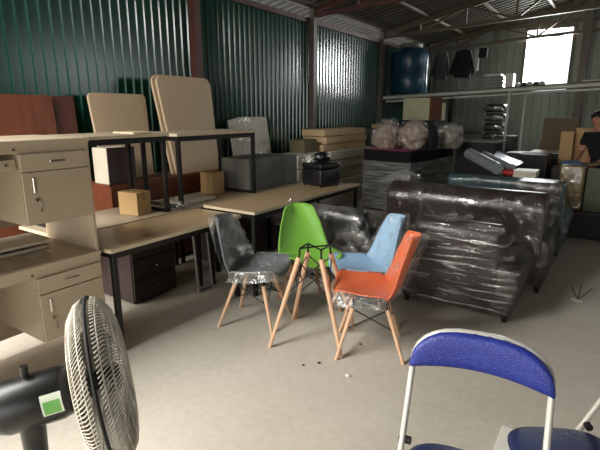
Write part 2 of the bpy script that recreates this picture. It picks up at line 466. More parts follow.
# plastic sheet lying on the lower desk
def sheetfn(cx, cy, z, rx, ry, amp, sd):
    def f(u, v):
        a = 2 * PI * u; r = v * (1 + .12 * noise.noise(Vector((math.cos(a) * 1.5, math.sin(a) * 1.5, sd))))
        x = cx + rx * r * math.cos(a); y = cy + ry * r * math.sin(a)
        return (x, y, z + .004 + amp * abs(noise.noise(Vector((x * 9, y * 9, sd)))) * (1.1 - v * .6))
    return f
o = MB().grid(sheetfn(-2.9, 1.16, .746, .21, .3, .05, 3.), 64, 14).obj('plastic_sheet', 'film_milky', smooth=True)
tag(o, 'crumpled sheet of clear plastic lying on the lower cream desk', 'plastic sheet')
# loose boards lying between the desks
for i, (z0, x0, x1, y0, y1, lab) in enumerate(((.748, -3.2, -2.97, .98, 1.5, 'white shelf board lying lowest between the two stacked desks'),
                                                (.79, -3.22, -2.94, 1.0, 1.52, 'white shelf board lying on a black block between the stacked desks'))):
    b = MB().box(x0, x1, y0, y1, z0, z0 + .018, .002).obj('shelf_board', 'white_board')
    tag(b, lab, 'board')
b = MB().box(-3.2, -3.0, 1.1, 1.4, .767, .789, .003).obj('black_block', 'black_lam')
tag(b, 'flat black block sandwiched between two white shelf boards', 'block')

# ------------------------------------------------------------------ steel framed tables
def steel_table(label, loc, L, D, H, topmat='maple', edge='laminate_edge', group=None, lower_bar=True, backs=True, thick=.026, name='steel_frame_table', cat='table'):
    """x runs 0..-D (front edge at x=0), y runs 0..L"""
    t = thing(name, label, cat, loc, 0, group)
    tp = MB().box(-D, 0, 0, L, H - thick, H, .002).obj('tabletop', topmat, t)
    e = MB().box(0, .0015, .001, L - .001, H - thick + .001, H - .001); e.box(-D + .001, -.001, -.0015, 0, H - thick + .001, H - .001)
    e.obj('edge_band', edge, tp)
    q = .036; zt = H - thick - .0005
    for yy in (.02, L - .02 - q):
        for xx in (-.02 - q, -D + .02):
            MB().box(xx, xx + q, yy, yy + q, 0, zt, .002).obj('leg', 'blackmetal', t)
        MB().box(-D + .02 + q, -.02 - q, yy, yy + q, zt - .04, zt).obj('cross_rail', 'blackmetal', t)
        if lower_bar:
            MB().box(-D + .02 + q, -.02 - q, yy + .004, yy + q - .004, .0, .026).obj('foot_bar', 'blackmetal', t)
    MB().box(-.02 - q, -.02, .02 + q, L - .02 - q, zt - .045, zt).obj('long_rail', 'blackmetal', t)
    if backs:
        MB().box(-D + .02, -D + .02 + q, .02 + q, L - .02 - q, zt - .045, zt).obj('long_rail', 'blackmetal', t)
    return t
steel_table('long maple-topped black steel table, first after the cream desks', (-2.595, 1.70, 0), 1.27, .54, .742, lower_bar=False)
steel_table('maple-topped black steel table with the black pouffe on it', (-2.47, 2.995, 0), 1.98, .6, .775, lower_bar=False)
steel_table('second-row table along the green wall side, carton standing on it', (-3.2, 1.72, 0), 1.55, .6, .735, 'laminate', lower_bar=False)
steel_table('second-row table along the green wall side, grey boxes standing on it', (-3.2, 3.29, 0), 1.7, .6, .735, 'laminate', lower_bar=False)
steel_table('cream-topped black steel desk stacked beside the upper drawer desk', (-3.205, 1.78, .737), .98, .56, .69, 'laminate', lower_bar=True)
steel_table('cream-topped black steel desk stacked highest, grey boxes beyond its legs', (-3.205, 2.85, .737), 1.12, .56, .68, 'laminate', lower_bar=True)
b = MB().box(-3.5, -3.23, 2.42, 2.62, 1.4285, 1.444, .002).obj('wooden_slat', 'laminate_edge'); tag(b, 'short pale slat lying on the upper steel desk in front of cream boards', 'slat')

# carton and plastic bag on the second-row table
t = thing('cardboard_box', 'small closed kraft carton standing on the second-row table', 'box', (-3.42, 2.52, .737), .12)
MB().box(-.11, .11, -.08, .08, 0, .2, .003).obj('carton_body', 'carton', t)
MB().box(-.11, .11, -.022, .022, .2005, .202).box(.1105, .112, -.022, .022, .13, .2005).obj('tape', 'tape', t)
o = MB().blob((-3.3, 2.87, .775), .1, .13, .055, .5, 3, 4, 5., flat=.7375).obj('plastic_bag', 'film_milky', smooth=True)
tag(o, 'crumpled clear plastic bag beside the small carton', 'plastic bag')

# dark drawer pedestal under the table, other cabinets in the shade
def pedestal(label, loc, W=.5, D=.5, H=.6, n=3, knobs=True):
    t = thing('drawer_pedestal', label, 'drawer unit', loc)
    MB().box(-D, -.02, 0, W, .02, H, .003).obj('carcass', 'darkwood_side', t)
    MB().box(-D + .03, -.05, .03, W - .03, 0, .02).obj('plinth', 'black_lam', t)
    h = (H - .05) / n
    for i in range(n):
        d = MB().box(-.02, 0, .006, W - .006, .035 + i * h, .035 + (i + 1) * h - .006, .002).obj('drawer', 'darkwood', t)
        if knobs:
            MB().lathe([(0, .022), (.008, .022), (.011, .014), (.006, 0)], (0, W / 2, .035 + (i + .5) * h), (1, 0, 0), 12).obj('knob', 'chrome', d)
    return t
pedestal('dark brown three-drawer unit with small knobs under the first maple table', (-3.2, 2.28, 0), .46, .48, .6)
pedestal('plain dark brown drawer unit under the pouffe table', (-3.19, 3.5, 0), .6, .5, .62, 2, False)
pedestal('plain dark drawer unit further back under the pouffe table', (-3.19, 4.25, 0), .6, .5, .62, 2, False)
for i, (y, x, hgt, lab) in enumerate(((2.80, -2.98, .66, 'grey steel frame leaning under the maple table, upright nearer the cream desks'),
                                      )):
    mb = MB(); mb.tube([(x, y, .014), (x - .05, y, hgt), (x - .05, y + .17, hgt), (x, y + .17, .014)], .014, 8); mb.tube([(x, y + .0, .014), (x, y + .17, .014)], .012, 8)
    tag(mb.obj('tubular_stand', 'greysteel', smooth=True, angle=50), 'bent grey steel tube frame standing under the end of the first maple table', 'frame')

# black pouffe with a bag on it
t = thing('pouffe', 'square black leather pouffe standing on the maple table', 'pouffe', (-2.80, 4.62, .777), -.25)
MB().box(-.16, .16, -.16, .16, .015, .2, .022, 3).obj('body', 'leather_black', t, True, 40)
MB().box(-.163, .163, -.163, .163, .2, .262, .025, 3).obj('cushion', 'leather_black', t, True, 40)
for sx in (-1, 1):
    for sy in (-1, 1):
        MB().cyl((sx * .13, sy * .13, 0), (sx * .13, sy * .13, .018), .014).obj('foot', 'rubber', t)
tag(MB().blob((-2.83, 4.69, 1.09), .09, .1, .06, .35, 2.5, 3, 8., flat=1.0405).obj('black_bag', 'leather_black', smooth=True), 'small slumped black bag on top of the pouffe', 'bag')
tag(MB().blob((-2.9, 4.5, 1.085), .07, .05, .055, .5, 3, 3, 2., flat=1.0405).obj('plastic_wad', 'film_milky', smooth=True), 'crumpled clear plastic wad on the pouffe beside the black bag', 'plastic wad')

# brown veneer cabinets by the wall
def low_cabinet(label, loc, W, D, H, m='brownwood', doors=2):
    t = thing('low_cabinet', label, 'cabinet', loc)
    MB().box(-D, -.018, 0, W, .05, H, .003).obj('carcass', m, t)
    MB().box(-D + .02, -.05, .02, W - .02, 0, .05).obj('plinth', 'brownwood_dark', t)
    w = W / doors
    for i in range(doors):
        d = MB().box(-.018, 0, i * w + .003, (i + 1) * w - .003, .06, H - .02, .002).obj('door', m, t)
        MB().box(0, .012, i * w + w / 2 - .05, i * w + w / 2 + .05, H - .1, H - .09, .002).obj('handle', 'key', d)
    return t
low_cabinet('low red-brown cabinet by the wall, rounded cream boards standing on it', (-3.9, 2.62, 0), 1.6, .44, .93)
# boards on the wall side
def round_board(x, y, z, w, h, th, lean, m, r=.06, name='board'):
    """upright board, width along y, leaning towards -x by `lean` radians"""
    pts = []
    for cx, cz, a0 in ((w - r, r * .3, -90), (w - r, h - r, 0), (r, h - r, 90), (r, r * .3, 180)):
        rr = r if cz > h / 2 else r * .3
        for i in range(7):
            a = math.radians(a0 + 15 * i); pts.append((cx + (rr * math.cos(a)), cz + rr * math.sin(a)))
    o = MB().prism(pts, -th, 0, 'x', .003, 1).obj(name, m)
    o.location = (x, y, z); o.rotation_euler = (0, -lean, 0)
    return o
tag(round_board(-4.17, 2.72, .932, .67, .86, .028, .12, 'cream_board', .05), 'single cream board with rounded corners standing left of the thicker pair', 'board')
tag(round_board(-3.96, 3.43, .932, .80, 1.07, .028, .16, 'cream_board', .09), 'large cream round-cornered board, front one of the tall leaning pair', 'board')
tag(round_board(-3.995, 3.395, .932, .80, 1.075, .028, .16, 'cream_board', .09), 'large cream round-cornered board, rear one of the tall leaning pair', 'board')
tag(round_board(-4.24, 1.2, 0, 1.22, 1.755, .02, .07, 'brownwood', .012), 'wide red-brown board leaning on the wall above the stacked desk', 'board')
tag(round_board(-4.275, 1.7, 0, .95, 1.75, .02, .07, 'brownwood_dark', .012), 'narrower darker brown board showing behind the wide brown one', 'board')
t = thing('cream_box', 'cream box with one dark side on the near end of the red-brown cabinet', 'box', (-3.915, 2.63, .932))
MB().box(-.24, -.016, 0, .3, 0, .34, .003).obj('carcass', 'white_board', t)
MB().box(-.015, 0, .0, .3, 0, .345, .002).obj('dark_side', 'darkwood_side', t)

# white boards wrapped in film leaning on the wall
for i in range(4):
    o = round_board(-4.05 - i * .035, 4.72 + i * .11, 0, .62, 1.52 + .012 * i, .026, .16, 'white_board', .01, 'wrapped_board')
    tag(o, 'white board in the film-wrapped row leaning on the green wall', 'board', 'film-wrapped white boards leaning on the wall')
    MB().box(-.031, .005, -.006, .626, .1, 1.52 + .012 * i, .003).obj('plastic_wrap', 'film_light', o)

# two grey boxes and a carton standing under the stacked desk
def crate(name, label, cat, x0, x1, y0, y1, z0, z1, m, group=None, bev=.004, rz=0.):
    o = MB().box(x0 - (x0 + x1) / 2, x1 - (x0 + x1) / 2, y0 - (y0 + y1) / 2, y1 - (y0 + y1) / 2, 0, z1 - z0, bev).obj(name, m, loc=((x0 + x1) / 2, (y0 + y1) / 2, z0))
    o.rotation_euler.z = rz
    return tag(o, label, cat, group)
crate('grey_box', 'long grey fibreboard box beyond the stacked steel desk', 'box', -3.72, -3.3, 3.93, 4.56, .737, 1.10, 'grey_box')
crate('grey_box', 'short grey box at the far end beside the longer grey one', 'box', -3.72, -3.3, 4.572, 4.86, .737, 1.085, 'grey_box')
crate('cardboard_box', 'kraft carton standing between the legs of the highest steel desk', 'box', -3.7, -3.52, 3.58, 3.76, .737, .97, 'carton')
crate('cardboard_box', 'low flat carton lying under the highest steel desk', 'box', -3.62, -3.35, 3.0, 3.45, .737, .765, 'carton_white')

# carton stacks at the wall
for i in range(6):
    crate('white_carton', 'flat white carton in the stack under the pale kraft cartons', 'carton', -4.36, -3.86 + .03 * ((i * 7) % 3 - 1), 6.60 + .035 * ((i * 5) % 3), 8.14 + .03 * (i % 2), .001 + i * .165, (i + 1) * .165 - .012, 'carton_white', 'white cartons below the kraft cartons', .012)
for i in range(3):
    crate('flat_carton', ('pale kraft carton at the bottom of the three by the green wall', 'pale kraft carton in the middle of the three by the green wall', 'pale kraft carton topmost of the three by the green wall')[i], 'carton',
          -4.34, -3.9 + .025 * (i % 2), 6.5 + .03 * ((i * 2) % 3), 8.02, .981 + i * .118, .981 + (i + 1) * .118 - .008, 'carton_pale', None, .01)
for i in range(5):
    crate('white_carton', 'flat white carton in the stack behind the pouffe', 'carton', -4.25, -3.75 + .03 * (i % 2), 5.55, 6.42 + .02 * (i % 2), .001 + i * .2, (i + 1) * .2 - .012, 'carton_white', 'white cartons behind the pouffe', .012)
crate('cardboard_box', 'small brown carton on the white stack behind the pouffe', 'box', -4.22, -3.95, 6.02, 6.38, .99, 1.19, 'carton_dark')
for i in range(4):
    o = crate('wrapped_bundle', 'dark bundle in film in the pile next to the kraft cartons', 'bundle', -4.35, -3.7, 8.3, 8.9, .001 + i * .325, (i + 1) * .325 - .01, 'metal_goods', 'film-wrapped dark bundles by the wall', .02)
    MB().box(-.335, .335, -.31, .31, .0, .318, .03, 2).obj('plastic_wrap', 'film_fine', o, True)
crate('cardboard_box', 'brown carton behind the wrapped bundles, clear bag on it', 'box', -4.25, -3.75, 9.0, 9.5, .9, 1.36, 'carton')
crate('black_cabinet', 'black cabinet carrying the brown carton by the wall', 'cabinet', -4.35, -3.6, 8.95, 9.6, 0, .899, 'black_lam')
tag(MB().blob((-3.9, 9.25, 1.43), .12, .12, .08, .3, 3, 3, 6., flat=1.3605).obj('plastic_bag', 'film_milky', smooth=True), 'small clear bag on the brown carton near the water tank', 'plastic bag')

# ------------------------------------------------------------------ big black wrapped cabinet with bags on it
t = thing('wrapped_cabinet', 'long black cabinet wrapped in film with plastic bags on its top', 'cabinet', (-2.62, 7.0, 0), -.12)
MB().box(-.86, 0, 0, 1.62, .03, 1.0, .006).obj('body', 'black_lam', t)
MB().box(-.83, -.03, .03, 1.59, 0, .03).obj('plinth', 'black_lam', t)
MB().box(-.872, .012, -.012, 1.632, .03, .83, .01, 2).obj('plastic_wrap', 'film_box', t)
o = MB().box(-.8, -.06, .02, .5, 0, .012, .004).obj('pink_sheet', 'pink', loc=(-2.62, 7.0, 1.002)); o.rotation_euler.z = -.12
tag(o, 'folded pink sheet under the plastic bags on the black cabinet', 'sheet')
def bag(c, r, h, seed, lab, fill):
    t = thing('plastic_bag', lab, 'bag', c)
    MB().blob((0, 0, h * .47), r * .9, r * .85, h * .5, .34, 1.5, 4, seed, flat=.002).obj('contents', fill, t, True)
    MB().blob((0, 0, h * .48), r * 1.08, r * 1.0, h * .55, .26, 1.9, 5, seed + .2, flat=.001).obj('film', 'film_milky', t, True)
bag((-3.14, 7.27, 1.015), 0.225, .45, 1.3, 'bulging clear bag of pinkish stuffing, first on the pink sheet', 'bag_fill')
bag((-2.72, 7.33, 1.015), 0.215, .47, 4.1, 'bulging clear bag beside the black bundle on the cabinet', 'bag_fill')
bag((-2.34, 7.95, 1.001), 0.23, .42, 7.7, 'greyish clear bag on the far side of the black bundle', 'bag_fill2')
tag(MB().blob((-2.42, 7.4, 1.2), .075, .12, .21, .15, 2, 3, 3., flat=1.0015).obj('black_bundle', 'cloth_black', smooth=True), 'upright black bundle standing between two clear bags', 'bundle')

# cream box pieces below the tank
t = thing('cream_cabinet', 'cream-fronted box with a brown end on the stack below the water tank', 'cabinet', (-3.02, 9.0, 1.45), -.2)
MB().box(-.62, -.03, 0, .35, 0, .42, .004).obj('body', 'cream_panel', t)
MB().box(-.03, .03, -.005, .355, -.003, .425, .003).obj('end_board', 'brownwood', t)
crate('dark_cabinet', 'tall dark cabinet under the cream box behind the clear bags', 'cabinet', -3.585, -2.9, 8.85, 9.5, 0, 1.445, 'black_lam', rz=-.0)
crate('yellow_can', 'small yellowish can hanging beside the cream box', 'can', -3.0, -2.88, 9.38, 9.48, 1.446, 1.78, 'cream_panel')

# ------------------------------------------------------------------ sofas seen from behind
def hull_wrap(parts, name, m, parent, off=.012, vox=.035, amp=.03, nscale=.25):
    mb = MB()
    for o in parts:
        mt = o.matrix_local
        for v in o.data.vertices:
            mb.bm.verts.new(mt @ v.co)
    res = bmesh.ops.convex_hull(mb.bm, input=list(mb.bm.verts))
    bad = list({g for g in res['geom_interior'] + res['geom_unused'] if isinstance(g, bmesh.types.BMVert) and g.is_valid})
    bmesh.ops.delete(mb.bm, geom=bad, context='VERTS')
    c = sum((v.co for v in mb.bm.verts), Vector()) / len(mb.bm.verts)
    for v in mb.bm.verts:
        v.co += (v.co - c).normalized() * off
        v.co.z = max(v.co.z, .04)
    o = mb.obj(name, m, parent, True)
    r = o.modifiers.new('remesh', 'REMESH'); r.mode = 'VOXEL'; r.voxel_size = vox; r.use_smooth_shade = True
    tx = bpy.data.textures.get('crinkle') or bpy.data.textures.new('crinkle', 'CLOUDS'); tx.noise_scale = nscale; tx.noise_depth = 3
    d = o.modifiers.new('crinkle', 'DISPLACE'); d.texture = tx; d.strength = amp; d.mid_level = .45; d.texture_coords = 'LOCAL'
    return o

def arc(cx, cz, r, a0, a1, n=10):
    return [(cx + r * math.cos(math.radians(a0 + (a1 - a0) * i / n)), cz + r * math.sin(math.radians(a0 + (a1 - a0) * i / n))) for i in range(n + 1)]

def sofa(name, label, cat, loc, W, D, H, leather, wrap=None, rz=0., arm_h=.45, arm_w=.26, roll=.11, amp=.03):
    """back faces -y, x from 0 to W"""
    t = thing(name, label, cat, loc, rz)
    P = []
    prof = [(.03, .1)] + [(.0, .34)] + arc(roll - .02, H - roll, roll, 200, 20, 12) + [(roll * 2 + .06, .42), (roll * 2 + .1, .1)]
    P.append(MB().prism(prof[::-1], arm_w * (.62 if W < 1.2 else .3), W - arm_w * (.62 if W < 1.2 else .3), 'x', .03, 3).obj('backrest', leather, t, True, 50))
    for sx in (0, 1):
        cx = arm_w * .5
        pr = [(.05, .07)] + [(.035, .22)] + arc(cx, arm_h - .125, arm_w * .5, 205, -25, 14) + [(arm_w - .035, .22), (arm_w - .05, .07)]
        if sx:
            pr = [(W - u, v) for u, v in pr][::-1]
        P.append(MB().prism(pr[::-1], .02, D, 'y', .03, 3).obj('arm', leather, t, True, 50))
    P.append(MB().box(arm_w * .6, W - arm_w * .6, .12, D - .02, .07, .3, .03, 3).obj('seat_base', leather, t, True, 50))
    n = max(1, round((W - 2 * arm_w) / .6)); w = (W - 2 * arm_w + .04) / n
    for i in range(n):
        P.append(MB().box(arm_w - .02 + i * w, arm_w - .02 + (i + 1) * w - .006, .3, D + .01, .3, .43, .04, 3).obj('seat_cushion', leather, t, True, 50))
    for x in (.09, W - .09):
        for y in (.08, D - .08):
            MB().cyl((x, y, 0), (x, y, .08), .02, .028).obj('foot', 'rubber', t)
    if wrap:
        hull_wrap(P, 'plastic_wrap', wrap, t, amp=amp)
    return t
sofa('armchair', 'dark brown leather armchair in stretch film, right behind the orange chair', 'armchair', (-1.44, 3.62, 0), .98, .76, .77, 'leather_grey', 'film_stretch', 0)
sofa('armchair', 'black leather armchair in clear film behind the green chair', 'armchair', (-2.52, 3.62, 0), .9, .78, .755, 'leather_black', 'film', 0)
sofa('sofa', 'long dark brown leather sofa with a fat rolled back, wrapped in film', 'sofa', (-1.98, 4.44, 0), 1.64, .86, .91, 'leather_brown', 'film_light', 0, .52, .28, .16)
sofa('sofa', 'teal leather sofa behind the long brown one', 'sofa', (-1.74, 5.78, 0), 1.42, .8, .87, 'leather_teal', 'film_light', 0, .5, .24, .07)
# flare of loose film off the wrapped black armchair
def flare(u, v):
    x = -2.5 - .3 * u; y = 3.6 + .05 * math.sin(6 * v) ; z = .63 - .05 * u + (v - .5) * (.34 * (1 - u) + .02)
    return (x, y + .03 * noise.noise(Vector((u * 4, v * 4, 2))), z)
o = MB().grid(flare, 14, 12).obj('plastic_flap', 'film_milky', smooth=True)
o.parent = [c for c in COL.objects if c.get('label', '').startswith('black leather armchair')][0]
o.location = (2.52, -3.62, 0)
# loose film heap above the left end of the brown sofa
tag(MB().grid(lambda u, v: (-2.05 + .32 * u + .04 * noise.noise(Vector((u * 7, v * 7, 1))), 4.6 + .5 * v, .86 + .1 * math.sin(PI * u) * math.sin(PI * v) + .05 * noise.noise(Vector((u * 8, v * 8, 4))) + .03), 24, 24).obj('plastic_sheet', 'film_milky', smooth=True),
    'loose bunched film over the end of the long brown sofa', 'plastic sheet')
# folded cushions wrapped in film
for i in range(4):
    o = MB().box(-.2, .2, -.17, .17, 0, .105, .045, 4).obj('wrapped_cushion', 'metal_goods' if 0 else 'leather_grey', smooth=True, loc=(-.6 + .01 * i, 4.98 + .01 * i, .535 + i * .107))
    tag(o, ('grey film-wrapped cushion lowest in the pile on the brown sofa arm', 'grey film-wrapped cushion second from the bottom of the sofa arm pile', 'grey film-wrapped cushion second from the top of the sofa arm pile', 'grey film-wrapped cushion topmost on the brown sofa arm')[i], 'cushion')
    MB().box(-.21, .21, -.18, .18, -.001, .107, .05, 4).obj('film', 'film_milky', o, True)

# things on the teal sofa
def roll(label, p, q, r, m='silver_sheet'):
    o = MB().cyl(p, q, r, seg=20).obj('wrapped_roll', m, smooth=True, angle=50)
    tag(o, label, 'roll'); return o
roll('thick silvery wrapped roll lying slanted over the teal sofa', (-1.62, 6.5, 1.06), (-1.12, 5.86, .95), .07)
roll('second silvery wrapped roll beside the thick one on the teal sofa', (-1.45, 6.6, 1.04), (-1.0, 6.05, .945), .055)
tag(MB().grid(lambda u, v: (-1.3 + .34 * u, 6.15 + .5 * v, .97 + .13 * (1 - u) * v + .01 * noise.noise(Vector((u * 5, v * 5, 0)))), 14, 14).obj('blue_sheet', 'blue_sheet', smooth=True), 'glossy blue sheet lying over the rolls on the teal sofa', 'sheet')
tag(MB().blob((-.97, 5.93, .91), .1, .07, .04, .3, 3, 3, 4.).obj('red_wrapper', 'red', smooth=True), 'small crumpled red wrapper on the teal sofa back', 'wrapper')
for i in range(2):
    crate('white_tray', ('flat white tray on the teal sofa back, the lower one', 'flat white tray on the teal sofa back, the upper one')[i], 'tray', -.94, -.7, 5.82, 6.1, .872 + .04 * i, .91 + .04 * i, 'white_board')

# ------------------------------------------------------------------ middle distance
crate('cabinet', 'dark grey cabinet standing behind the black wrapped one', 'cabinet', -2.3, -1.66, 8.35, 8.9, 0, 1.1, 'black_lam')
crate('grey_sheet', 'grey sheet lying across the dark grey cabinet', 'panel', -2.36, -1.6, 8.32, 8.95, 1.101, 1.125, 'grey_box')
for i in range(9):
    o = crate('wrapped_chair_stack', 'black seat in the tall film-wrapped stack under the loft', 'seat', -2.5 + .02 * (i % 2), -2.06 + .02 * (i % 2), 10.9, 11.35, .001 + i * .2, i * .2 + .17, 'leather_black', 'film-wrapped seats stacked under the loft', .05)
    o.name = 'stacked_seat'
    MB().box(-.235, .235, -.24, .24, 0, .185, .05, 2).obj('film', 'film', o, True)
t = thing('black_cabinet', 'low black cabinet with square front behind the teal sofa', 'cabinet', (-.76, 7.3, 0))
MB().box(-.38, 0, 0, .5, .04, 1.02, .004).obj('body', 'black_lam', t); MB().box(-.36, -.02, .02, .48, 0, .04).obj('plinth', 'rubber', t)
t = thing('black_cabinet', 'black cabinet with a pale grey top below the loft post', 'cabinet', (-.66, 8.3, 0))
MB().box(-.47, 0, 0, .55, .0, .97, .004).obj('body', 'black_lam', t); MB().box(-.48, .01, -.01, .56, .971, .985, .002).obj('top', 'white_board', t)
for i, (x0, x1, y, z0, z1) in enumerate(((-1.62, -1.2, 9.0, 0, .9), (-2.0, -1.66, 9.87, 0, 1.15), (-3.56, -3.1, 9.95, 0, 1.0))):
    crate('dark_cabinet', ('low dark cabinet beside the loft post', 'dark cabinet just behind the loft post', 'dark cabinet near the tank, under the loft')[i], 'cabinet', x0, x1, y, y + .5, z0, z1, 'darkwood')
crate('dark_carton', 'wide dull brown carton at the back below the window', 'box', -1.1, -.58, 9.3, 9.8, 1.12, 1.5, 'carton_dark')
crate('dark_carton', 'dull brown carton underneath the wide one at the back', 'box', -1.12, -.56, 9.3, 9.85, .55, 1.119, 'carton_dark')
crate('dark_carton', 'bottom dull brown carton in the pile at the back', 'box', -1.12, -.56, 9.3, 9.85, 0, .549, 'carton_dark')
crate('cardboard_box', 'tan carton with torn top beside the man', 'box', -.52, -.25, 8.2, 8.55, .84, 1.37, 'carton')
crate('cardboard_box', 'tan carton standing left of the taller torn one', 'box', -.7, -.53, 8.05, 8.35, .84, 1.32, 'carton')
crate('cardboard_box', 'tan carton lying in front, under the two upright ones', 'box', -.68, -.25, 8.0, 8.6, .42, .839, 'carton')
crate('cardboard_box', 'lowest tan carton in the pile near the man', 'box', -.68, -.25, 8.0, 8.6, 0, .419, 'carton')
t = thing('black_cabinet', 'low wide black cabinet carrying the yellow-brown wrapped package', 'cabinet', (-.58, 6.88, 0))
MB().box(0, 1.1, 0, .42, .03, .33, .004).obj('body', 'black_lam', t); MB().box(.02, 1.08, .02, .4, 0, .03).obj('plinth', 'rubber', t); MB().box(-.005, 1.105, -.01, .425, .331, .35, .003).obj('top', 'darkwood', t)
t = thing('wrapped_package', 'shiny yellow-brown wrapped package standing on the low black cabinet', 'package', (-.42, 7.05, .352))
MB().box(-.145, .145, -.1, .1, 0, .58, .03, 3).obj('body', 'gold_wrap', t, True, 60)
MB().box(-.152, .152, -.107, .107, .0, .59, .035, 3).obj('film', 'film_light', t, True)
o = MB().box(-.1, .1, -.014, .014, 0, .56, .003).obj('panel', 'greenish', loc=(-.155, 6.99, .352)); o.rotation_euler = (0, 0, -.2)
tag(o, 'grey-green panel standing beside the yellow-brown package', 'panel')
o = MB().box(-.2, .2, -.04, .04, -.01, .01, .003).obj('board', 'greenish', loc=(-.14, 7.2, .965)); o.rotation_euler = (0, -.15, .3)
tag(o, 'narrow board lying across the wrapped package towards the man', 'board')
tag(MB().blob((-.46, 7.35, .92), .14, .12, .05, .3, 3, 3, 5.).obj('blue_sheet', 'blue_sheet', smooth=True), 'bunched pale blue sheet behind the yellow-brown package', 'sheet')
crate('dark_cabinet', 'dark cabinet behind the yellow-brown package', 'cabinet', -.7, -.46, 7.32, 7.7, 0, .86, 'darkwood')

# ------------------------------------------------------------------ storage loft, tank, goods
t = thing('storage_loft', 'storage loft of pale pipes on thin posts across the back', 'loft')
zl = lambda x: 1.9 + .042 * (x + 4.4)
def pipe(y, dz, r=.028):
    return MB().cyl((-4.36, y, zl(-4.36) + dz), (4.5, y, zl(4.5) + dz), r, seg=12)
pipe(9.8, 0, .036).obj('front_pipe', 'loft_pipe', t, True, 40)
pipe(9.95, -.07, .022).obj('brace_pipe', 'loft_pipe', t, True, 40)
pipe(11.6, 0, .028).obj('rear_pipe', 'loft_pipe', t, True, 40)
mb = MB()
for i in range(11):
    mb.bm.verts.ensure_lookup_table()
    y0 = 9.84 + i * .165
    vs = [(-4.36, y0, zl(-4.36) + .036), (4.5, y0, zl(4.5) + .036), (4.5, y0 + .155, zl(4.5) + .036), (-4.36, y0 + .155, zl(-4.36) + .036)]
    A = [mb.bm.verts.new(v) for v in vs]; B = [mb.bm.verts.new((v[0], v[1], v[2] + .022)) for v in vs]
    mb.bm.faces.new(A[::-1]); mb.bm.faces.new(B)
    for q in range(4):
        mb.bm.faces.new((A[q], A[(q + 1) % 4], B[(q + 1) % 4], B[q]))
mb.obj('deck', 'deck', t)
for x, y in ((-1.8, 9.8), (1.2, 9.8), (4.2, 9.8), (-3.02, 10.3), (-1.8, 11.6), (1.2, 11.6)):
    MB().cyl((x, y, 0), (x, y, zl(x) - .02), .024 if x > -3 else .05, seg=12).obj('post', 'loft_pipe' if x > -3 else 'blackmetal', t, True, 40)

t = thing('water_tank', 'round blue plastic water tank standing on the loft', 'tank', (-3.98, 10.3, 1.996))
R = .41
MB().lathe([(0, 0), (R - .02, 0), (R, .03), (R, .45), (R - .003, .455), (R - .003, .47), (R, .475), (R, .8), (R - .012, .85), (R - .05, .9), (R - .14, .95), (.24, .96), (0, .96)], seg=48).obj('body', 'tank', t, True, 40)
MB().lathe([(.24, .955), (.25, .97), (.25, 1.03), (.2, 1.05), (0, 1.055)], seg=36).obj('lid', 'tank_lid', t, True, 40)
MB().tube([(.3, -.05, .93), (.34, -.05, 1.0), (.42, -.05, 1.0), (.44, -.05, .6), (.44, -.05, .05)], .016, 8).obj('pipe', 'blackmetal', t, True)

for i in range(6):
    crate('metal_frame_pack', 'dull metal frame lying in the flat pile on the loft', 'metal frame', -2.7 + .015 * (i % 3), -2.02 - .02 * (i % 2), 10.3, 11.0, 2.062 + i * .042, 2.1 + i * .042, 'metal_goods', 'flat metal frames piled on the loft', .006)
crate('white_tray', 'small white tray on top of the metal pile on the loft', 'tray', -2.42, -2.1, 10.4, 10.7, 2.314, 2.355, 'white_plastic')
crate('white_carton', 'upright white carton next to the metal pile on the loft', 'carton', -1.97, -1.83, 10.2, 10.45, 2.07, 2.34, 'white_plastic')
for i in range(5):
    x = -1.74 + i * .105
    tag(MB().blob((x, 10.22 + .04 * (i % 2), 2.115 + .0035 * i), .055, .07, .045, .25, 2, 3, i * 2.3).obj('white_bundle', 'white_plastic' if i % 2 == 0 else 'cloth_grey', smooth=True),
        'small wrapped bundle in the row below the window on the loft', 'bundle', 'small bundles on the loft')
t = thing('stool_frame', 'upturned pale stool lying on the loft beside the window post', 'stool', (-.52, 10.25, 2.132))
MB().box(-.14, .14, -.12, .12, 0, .035, .01, 2).obj('seat', 'white_board', t)
for sx, sy in ((-1, -1), (1, -1), (-1, 1), (1, 1)):
    MB().cyl((sx * .1, sy * .09, .035), (sx * .14, sy * .12, .26), .012).obj('leg', 'greysteel', t)
crate('dark_bundle', 'dark flat bundle at the end of the loft', 'bundle', -.33, .25, 10.2, 10.7, 2.157, 2.26, 'metal_goods')

# clothes on a line
line = MB().tube([(-4.4, 11.5, 3.02), (-3.4, 11.5, 3.0), (-2.2, 11.5, 3.06), (-1.2, 11.5, 3.14)], .006, 6).obj('clothes_line', 'greysteel'); tag(line, 'thin line strung under the roof with clothes on it', 'clothes line')
def garment(name, label, cat, x, z, parts, m, sd):
    t = thing(name, label, cat, (x, 11.5, z))
    for nm, outline, th in parts:
        o = MB().prism(outline, -th, th, 'y', th * .6, 2).obj(nm, m, t, True, 60)
    MB().tube([(-.0, 0, .0), (.0, 0, .04), (.015, 0, .06), (.03, 0, .045)], .004, 6).obj('hook', 'greysteel', t)
    return t
jk = lambda s: [('torso', [(-.16 * s, 0), (-.19 * s, -.58), (.19 * s, -.6), (.17 * s, 0), (.05, .03), (-.05, .03)], .06), ('sleeve', [(-.165 * s, -.01), (-.30 * s, -.5), (-.21 * s, -.52), (-.15 * s, -.12)], .045), ('sleeve', [(.165 * s, -.01), (.15 * s, -.12), (.22 * s, -.53), (.30 * s, -.5)], .045)]
garment('jacket', 'grey jacket hanging nearest the water tank on the line', 'jacket', -3.68, 2.95, jk(.8), 'cloth_grey', 1)
garment('jacket', 'long black jacket hanging in the middle of the clothes line', 'jacket', -3.18, 2.97, jk(1.), 'cloth_black', 2)
